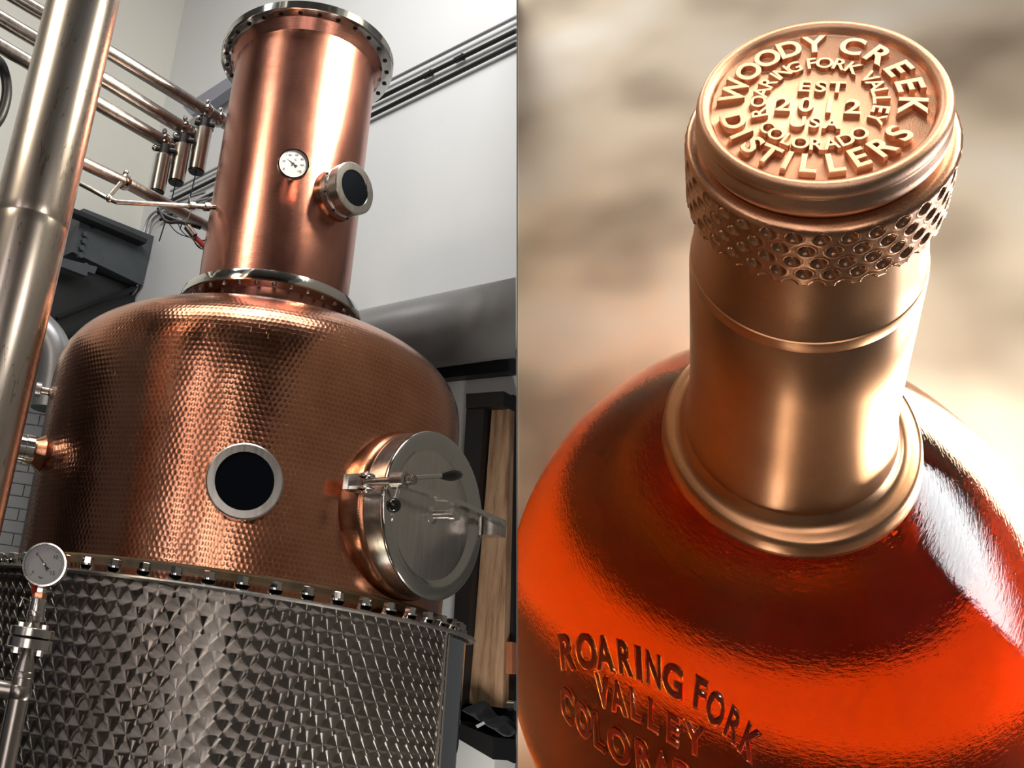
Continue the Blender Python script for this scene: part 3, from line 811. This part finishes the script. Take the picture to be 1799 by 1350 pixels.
obj('tee_pipe', W2(join(cyl(gA + V((0, 0, .2)), gA + V((0, 0, zz[13])), .022, 32), cyl(gA + V((-.18, 0, zt)), gA + V((0, 0, zt)), .019, 28), ball(gA + V((0, 0, zt)), .026, 24, 12))), M['steel_pipe'], gp_)
obj('red_lever', W2(join(cyl(gA + V((-.012, -.005, zz[2] + .01)), gA + V((-.016, -.01, zz[1] + .02)), .006, 8), ball(gA + V((-.017, -.01, zz[1] + .022)), .009, 10, 6))), M['red'], gp_)
obj('lever_pin', W2(tube([gA + V((-.018, 0, zz[3] + .03)), gA + V((-.034, 0, zz[3] + .035)), gA + V((-.038, 0, zz[3] + .015))], .0022, 8)), M['steel'], gp_)

# ------------------------------------------------------------------ right half: giant amber bottle against its backdrop
DB = .9
ab_c = V((-.411, math.cos(.9362), math.sin(.9362))).normalized()
cc_c = V((.615, .3097, -1))
e1 = ab_c.cross(-cc_c).normalized(); e2 = ab_c.cross(e1)
ph, S1 = .3989, .8671
E1 = e1 * math.cos(ph) + e2 * math.sin(ph); E2 = -e1 * math.sin(ph) + e2 * math.cos(ph)
E1w, E2w, AWw = MW @ E1, MW @ E2, MW @ ab_c
CAP = C0 + (MW @ cc_c) * DB
HB = 2.42                                     # length of the bottle in units of DB
BR = Matrix((E1w, E2w, AWw)).transposed()
base = CAP - AWw * (HB * DB)
Mb = Matrix.Translation(base) @ BR.to_4x4() @ Matrix.Diagonal((DB * S1, DB, DB, 1))
bt = empty('liquor_bottle', base, 'amber liquor bottle with embossed copper cap and copper neck sleeve', 'bottle')
bt.matrix_world = Mb
bpy.context.view_layer.update()
Mbi = Mb.inverted()
def hz_(h): return HB - h                     # local z of depth h below the cap

def capcopper(name, cols, rough, grain=.35, gs=420, dist=.0008):
    m, nt, b = newmat(name); t = NT(nt)
    co = t.n('ShaderNodeTexCoord').outputs['Object']
    f = t.noise(co, gs, 2, .6); f2 = t.noise(co, 9, 3)
    t.l(t.ramp(t.math('ADD', t.math('MULTIPLY', f, .5), t.math('MULTIPLY', f2, .5)), [(.35, cols[0]), (.65, cols[1])]), b.inputs['Base Color'])
    b.inputs['Metallic'].default_value = 1
    t.l(t.math('MULTIPLY_ADD', f, .15, rough - .07), b.inputs['Roughness'])
    t.l(t.bump(f, grain, dist), b.inputs['Normal'])
    return m
M['capcu'] = capcopper('cast_copper_cap', ((.66, .36, .22), (.84, .52, .35)), .40, .45, 900, .0006)
M['ringcu'] = capcopper('dimpled_copper', ((.60, .31, .18), (.76, .42, .26)), .30, .25, 500, .0004)
M['neckcu'] = capcopper('satin_copper_sleeve', ((.64, .33, .17), (.78, .43, .24)), .33, .15, 600, .0003)

cap = obj('cap', lathe([(r, hz_(h)) for h, r in [(.0055, .0001), (.0055, .1185), (.0035, .1205), (-.003, .1225), (-.006, .1270), (-.006, .1320), (-.002, .1355), (.004, .1378), (.010, .1370), (.013, .1345), (.017, .1352), (.021, .1385), (.029, .1398), (.035, .1380), (.039, .1340), (.050, .133)]], 160), M['capcu'], bt, autos=180)
# dimpled ring: real dimples
def dimple_ring():
    NU, NVr = 600, 64; h0, h1 = .043, .1335; R1 = .1525
    rows = [.0565, .0755, .0945, .1135, .1325]; cnt = 33
    vs, fs = [], []
    def rad(a, h):
        r = R1 + .0006 * (h - h0) / (h1 - h0)
        k = (h - h0) / .009
        if k < 1: r -= .010 * (1 - math.sqrt(max(0, 1 - (1 - k) ** 2)))
        for i, rh in enumerate(rows):
            dh = (h - rh)
            if abs(dh) > .010: continue
            s = a / (2 * PI) * cnt + i * .5 + .0
            da = (s - round(s)) * (2 * PI / cnt) * R1
            q = (da / .0086) ** 2 + (dh / .0078) ** 2
            if q < 1: r -= .0058 * (1 - q) ** .8
            elif q < 1.6: r += .0006 * math.sin((q - 1) / .6 * PI)
        return r
    for i in range(NU):
        a = 2 * PI * i / NU
        for k in range(NVr):
            h = h0 + (h1 - h0) * k / (NVr - 1); r = rad(a, h); vs.append(V((r * math.cos(a), r * math.sin(a), hz_(h))))
    for i in range(NU):
        j = (i + 1) % NU
        for k in range(NVr - 1): fs.append([i * NVr + k, j * NVr + k, j * NVr + k + 1, i * NVr + k + 1])
    o0 = len(vs)
    for i in range(NU):
        a = 2 * PI * i / NU
        vs.append(V((.134 * math.cos(a), .134 * math.sin(a), hz_(h0)))); vs.append(V((.13 * math.cos(a), .13 * math.sin(a), hz_(h1 + .0015))))
    for i in range(NU):
        j = (i + 1) % NU
        fs.append([i * NVr, o0 + 2 * i, o0 + 2 * j, j * NVr]); fs.append([i * NVr + NVr - 1, j * NVr + NVr - 1, o0 + 2 * j + 1, o0 + 2 * i + 1])
    return vs, fs
obj('dimpled_ring', dimple_ring(), M['ringcu'], bt, autos=180)
obj('upper_sleeve', lathe([(r, hz_(h)) for h, r in [(.130, .128), (.131, .1385), (.16, .1410), (.20, .1440), (.2440, .1490), (.2468, .1500), (.2470, .1485)]], 160), M['neckcu'], bt, autos=40)
obj('neck_sleeve', lathe([(r, hz_(h)) for h, r in [(.240, .140), (.2476, .1490), (.2485, .1515), (.265, .1530), (.2665, .1524), (.268, .1532), (.40, .1560), (.52, .1590), (.60, .1630), (.64, .1680), (.665, .1725), (.685, .1740)]], 160), M['neckcu'], bt, autos=40)
obj('neck_collar', lathe([(r, hz_(h)) for h, r in [(.672, .170), (.678, .1750), (.690, .1790), (.6975, .1850), (.7000, .1950), (.7010, .2050), (.7040, .2105), (.7110, .2135), (.728, .2160), (.738, .2180), (.742, .2150), (.742, .17)]], 160), M['neckcu'], bt, autos=60)

# amber glass filled with liquor: one closed solid
def liquor():
    m, nt, b = newmat('amber_liquor_glass'); t = NT(nt)
    nt.nodes.remove(b); out = nt.nodes['Material Output']
    g = t.n('ShaderNodeBsdfGlass'); g.inputs['Color'].default_value = (1, .93, .85, 1); g.inputs['Roughness'].default_value = .02; g.inputs['IOR'].default_value = 1.42
    co = t.n('ShaderNodeTexCoord').outputs['Object']
    mp = t.n('ShaderNodeMapping'); t.l(co, mp.inputs[0]); mp.inputs['Scale'].default_value = (1, 1, 3)
    t.l(t.bump(t.noise(mp.outputs[0], 60, 3, .6), .12, .004), g.inputs['Normal'])
    t.l(g.outputs[0], out.inputs['Surface'])
    va = t.n('ShaderNodeVolumeAbsorption'); va.inputs['Color'].default_value = (.885, .575, .0, 1); va.inputs['Density'].default_value = 3.1
    t.l(va.outputs[0], out.inputs['Volume'])
    return m
M['liquor'] = liquor()
RB, HCB, EXP = .7616, 2.0232, 1.9635
def bprof():
    pr = []
    n = 60
    for k in range(n + 1):
        th = k / n * PI / 2
        h = HCB - (HCB - .7372) * math.cos(th); r = .2011 + (RB - .2011) * math.sin(th) ** EXP
        pr.append((r, hz_(h)))
    pr += [(RB, hz_(2.15)), (RB, hz_(2.32)), (RB * .985, hz_(2.38)), (RB * .93, hz_(2.415)), (RB * .86, hz_(2.42))]
    return pr
BP = bprof()
gb = obj('glass_body', lathe([(.0001, BP[0][1])] + BP + [(.0001, hz_(2.40))], 160, cap=False), M['liquor'], bt, autos=60)

# embossed lettering on the cap
def image_angle():
    # angle of the cap-plane direction whose image is horizontal at the cap centre
    best = None
    for k in range(720):
        a = 2 * PI * k / 720
        p0 = Mb @ V((0, 0, HB)); p1 = Mb @ V((.02 * math.cos(a) / S1, .02 * math.sin(a), HB))
        def pj(p):
            c = MW.transposed() @ (p - C0); return V((PCX + FPX * c.x / -c.z, PCY - FPX * c.y / -c.z))
        dv = pj(p1) - pj(p0)
        s = dv.normalized().x - abs(dv.normalized().y)
        if best is None or s > best[0]: best = (s, a)
    return best[1]
def pj(p):
    c = MW.transposed() @ (V(p) - C0); return V((PCX + FPX * c.x / -c.z, PCY - FPX * c.y / -c.z))
TA = image_angle()
SD = 1 if (pj(Mb @ V((.02 * math.cos(TA + PI / 2), .02 * math.sin(TA + PI / 2), HB))).y < pj(Mb @ V((0, 0, HB))).y) else -1
ux = V((math.cos(TA), math.sin(TA), 0)); uy = V((-math.sin(TA), math.cos(TA), 0)) * SD; uz = V((0, 0, 1))
RF = .1205
zf = hz_(.0055)
def cap_letter(ch, x, y, rot, size, depth, width=1., off=.0):
    g = text_geo(ch, 1.0, .10, .022, off, width)
    s = size / .73
    Mx = Matrix.Translation(ux * x + uy * y + V((0, 0, zf))) @ Matrix((ux, uy, uz)).transposed().to_4x4() @ Matrix.Rotation(rot, 4, 'Z')
    g = ([V((v.x * s, v.y * s, max(-.001, v.z * depth / .128))) for v in g[0]], g[1])
    obj('embossed_letter', xf(g, Mx), M['capcu'], cap, autos=30)
def arc(txt, angs, r, size, depth, inward=False, width=1., off=.0):
    for ch, a in zip(txt, angs):
        if ch == ' ': continue
        a_ = math.radians(a)
        cap_letter(ch, r * RF * math.cos(a_), r * RF * math.sin(a_), a_ + (PI / 2 if inward else -PI / 2), size * RF, depth, width, off)
arc('WOODYCREEK', (172, 151, 133, 116, 99, 74, 55, 36, 19, 0), .80, .235, .0078, off=.016)
arc('DISTILLERS', (203, 217, 230, 244, 257, 270, 286, 301, 317, 333), .80, .225, .0078, True, off=.016)
arc('ROARINGFORKVALLEY', (199, 182, 168, 154, 142, 133, 120, 103, 90, 76, 62, 41, 29, 18, 7, -6, -19), .545, .150, .0060, off=.010)
arc('COLORADO', (221, 234, 247, 260, 274, 288, 302, 316), .545, .150, .0060, True, off=.010)
for txt, y, size, pitch in (('EST', .21, .150, .150), ('2012', -.04, .190, .205), ('USA', -.27, .140, .150)):
    n = len(txt)
    for i, ch in enumerate(txt): cap_letter(ch, (i - (n - 1) / 2) * pitch * RF, y * RF, 0, size * RF, .0062, 1.10, .012)

# embossed lettering on the glass shoulder
def body_hit(px, py):
    o = Mbi @ C0; d = (Mbi @ (C0 + ray(px, py))) - o
    def rad(z):
        for (r0, z0), (r1, z1) in zip(BP, BP[1:]):
            if z1 <= z <= z0: return r0 + (r1 - r0) * ((z0 - z) / (z0 - z1) if z0 > z1 else 0)
        return 0 if z > BP[0][1] else RB
    t = .2; prev = None
    while t < 6:
        p = o + d * t
        if math.hypot(p.x, p.y) < rad(p.z) and p.z < BP[0][1]: break
        t += .004
    lo, hi = t - .004, t
    for _ in range(20):
        mid = (lo + hi) / 2; p = o + d * mid
        if math.hypot(p.x, p.y) < rad(p.z): hi = mid
        else: lo = mid
    p = o + d * hi
    eps = .01; dr = (rad(p.z + eps) - rad(p.z - eps)) / (2 * eps)
    rho = math.hypot(p.x, p.y)
    n = V((p.x / rho, p.y / rho, -dr)).normalized()
    return p, n
M['liquor_letter'] = M['liquor']
def body_line(txt, pts, hpx, off=.02):
    for i, (ch, (px, py)) in enumerate(zip(txt, pts)):
        p, n = body_hit(px, py)
        a = pts[max(0, i - 1)]; b = pts[min(len(pts) - 1, i + 1)]
        pa, pb = body_hit(*a)[0], body_hit(*b)[0]
        x = (pb - pa); x = (x - n * x.dot(n)).normalized(); y = n.cross(x)
        q, _ = body_hit(px - 0, py - hpx * .5); q2, _ = body_hit(px, py + hpx * .5)
        s = (q - q2).length / .73
        y2 = (q - q2); y2 = (y2 - n * y2.dot(n)).normalized()
        y = (y * .35 + y2 * .65).normalized()
        g = text_geo(ch, 1.0, .035, .03, off)
        wd_ = (pb - pa).length / (2 if 0 < i < len(pts) - 1 else 1) * .90 / (.72 * s) if s > 0 else 1
        wd_ = min(wd_, 1.0)
        if ch == 'I': wd_ = max(wd_, .9)
        vs = []
        for v in g[0]: vs.append(p + x * v.x * s * wd_ + y * v.y * s + n * (v.z * s * .55 + .0015))
        obj('embossed_letter', (vs, g[1]), M['liquor_letter'], gb, autos=60)
body_line('ROARINGFORK', [(996, 1146), (1031, 1145), (1063, 1149), (1097, 1156), (1123, 1166), (1149, 1177), (1183, 1196), (1230, 1219), (1258, 1245), (1288, 1273), (1316, 1303)], 56)
body_line('VALLEY', [(1060, 1215), (1087, 1226), (1117, 1239), (1148, 1257), (1182, 1281), (1221, 1300)], 52)
body_line('COLORADO', [(998, 1239), (1026, 1265), (1052, 1286), (1088, 1310), (1130, 1330), (1163, 1350), (1200, 1368), (1240, 1384)], 56)

# backdrop slab the bottle stands on, and the thin added light divider between the two halves
def slabmat():
    m, nt, b = newmat('soft_mottled_stone'); t = NT(nt)
    co = t.n('ShaderNodeTexCoord').outputs['Object']
    f = t.noise(co, 1.5, 2, .4)
    t.l(t.ramp(f, [(.34, (.26, .20, .14)), (.5, (.52, .43, .32)), (.66, (.62, .56, .47))]), b.inputs['Base Color'])
    b.inputs['Roughness'].default_value = .75
    return m
M['slab'] = slabmat()
nP = V((ray(907, 0)).cross(ray(907, 1350))).normalized()           # plane through the join of the two halves
if nP.x < 0: nP = -nP
def onS(px, py, h=0): return hit(px, py, base + AWw * h, AWw)
q0, q1 = onS(907.5, -40), onS(907.5, 1900)
dq = (q1 - q0).normalized(); rt = dq.cross(AWw).normalized()
if rt.dot(nP) < 0: rt = -rt
glow_underlay = empty('glow_underlay_root', base, 'added dark disc and pale ring that shape the glow seen through the amber bottle', 'glow_underlay')
glow_underlay.matrix_world = Mb; bpy.context.view_layer.update()
obj('shade_disc', lathe([(.0001, -.014), (.785, -.014), (.79, -.011), (.79, -.006), (.785, -.004), (.0001, -.004)], 96, cap=False), plain('shade_disc_dark', (.05, .038, .03), .7, noise=.15), glow_underlay)  # invented disc; its dark colour gives the liquor its dark crown
obj('glow_ring', lathe([(.345, -.0045), (.35, -.002), (.545, -.002), (.55, -.0045)], 96, cap=False), plain('glow_ring_pale', (.80, .74, .62), .6, noise=.06), glow_underlay)  # invented ring; its pale colour stands in for the orange glow band
slab = obj('backdrop_slab', prism([p_ - AWw * .0128 for p_ in (q0, q1 + dq * .6, q1 + dq * .6 + rt * 4.6, q0 + rt * 4.6)], -AWw * .05), M['slab'], smooth=False)
tag(slab, 'mottled beige stone backdrop behind the amber bottle', 'backdrop')
# divider: an added hair-thin light blocker whose left face lies in that plane
n0, n1 = C0 + ray(907.5, 2700) * .80, C0 + ray(907.5, -12) * .80
dv = empty('light_divider', C0 + ray(907.5, 900) * .9, 'hair-thin upright board added to keep the light of still and amber bottle apart', 'divider')
quad = [n0, onS(907.5, 2300), onS(907.5, -12), n1]
obj('board', rel(prism(quad, nP * .0005), dv), plain('light_divider_paint', (.40, .39, .37), .8), dv, smooth=False)  # added light blocker, stands between still and bottle only to part their light
obj('dark_lining', rel(prism([q_ + nP * .0005 for q_ in quad], nP * .0005), dv), plain('dark_lining_brown', (.16, .11, .07), .9), dv, smooth=False)  # added dark side, deepens the reflections on the neck's left

bpy.context.view_layer.update()
for o_ in [gb] + list(glow_underlay.children): cut_at_join(o_, -.003, True)     # flush against the divider

# lights of the bottle set
cen = CAP - AWw * .5
R_ = MW @ V((1, 0, 0)); U_ = MW @ V((0, 1, 0)); Bk = MW @ V((0, 0, 1))
T_ = (R_ + U_ * .55).normalized(); T_ = (T_ - AWw * T_.dot(AWw)).normalized()
area('bottle_key_lamp', CAP + T_ * 1.35 + AWw * .30, CAP - AWw * .25, .40, .7, 19, (1, .92, .80))
area('bottle_fill_lamp', CAP + R_ * .35 + U_ * .9 + Bk * .3, CAP - AWw * .3, .3, .3, 1.0, (1, .85, .68))
BC = C0 + MW @ V((1.2, -.54, -2.3))
area('bottle_glow_fill', C0 + MW @ V((.32, -1.25, .15)), BC + MW @ V((-.1, -.1, .2)), .4, .4, 42, (1, .90, .74), math.radians(26))  # added lamp shining through the liquor to raise its orange glow
bl = onS(2150, 420, 1.0)
area('slab_wash_fill', bl, onS(1450, 300), .6, .9, 25, (1, .96, .90))  # added wash that brightens the right part of the slab
nc = CAP - AWw * (.45 * DB)                 # rim lamp mirrored along the right side of the neck
dn_ = (nc - C0).normalized(); f_ = -(dn_ - AWw * dn_.dot(AWw)).normalized(); s_ = f_.cross(AWw).normalized()
if s_.dot(R_) < 0: s_ = -s_
nn = (f_ * .46 + s_ * .888).normalized(); rr_ = dn_ - nn * 2 * dn_.dot(nn)
rl = area('bottle_rim_lamp', nc + rr_ * 1.15, nc, .28, 1.1, 7, (1, .86, .64), math.radians(90))
di = (CAP - C0).normalized(); rc = di - AWw * 2 * di.dot(AWw)
area('cap_face_fill', CAP + rc * 1.1 + T_ * .12, CAP, .65, .65, 1.25, (1, .90, .78), math.radians(60))  # added soft light, mirrored so the cap face looks bright
p, n = body_hit(1665, 920)
pw = Mb @ p; nw = (BR @ V((n.x / S1, n.y, n.z))).normalized()
din = (pw - C0).normalized(); rf = din - nw * 2 * din.dot(nw)
area('bottle_window_light', pw + rf * 1.6, pw, .62, .95, 24, (.80, .90, 1))
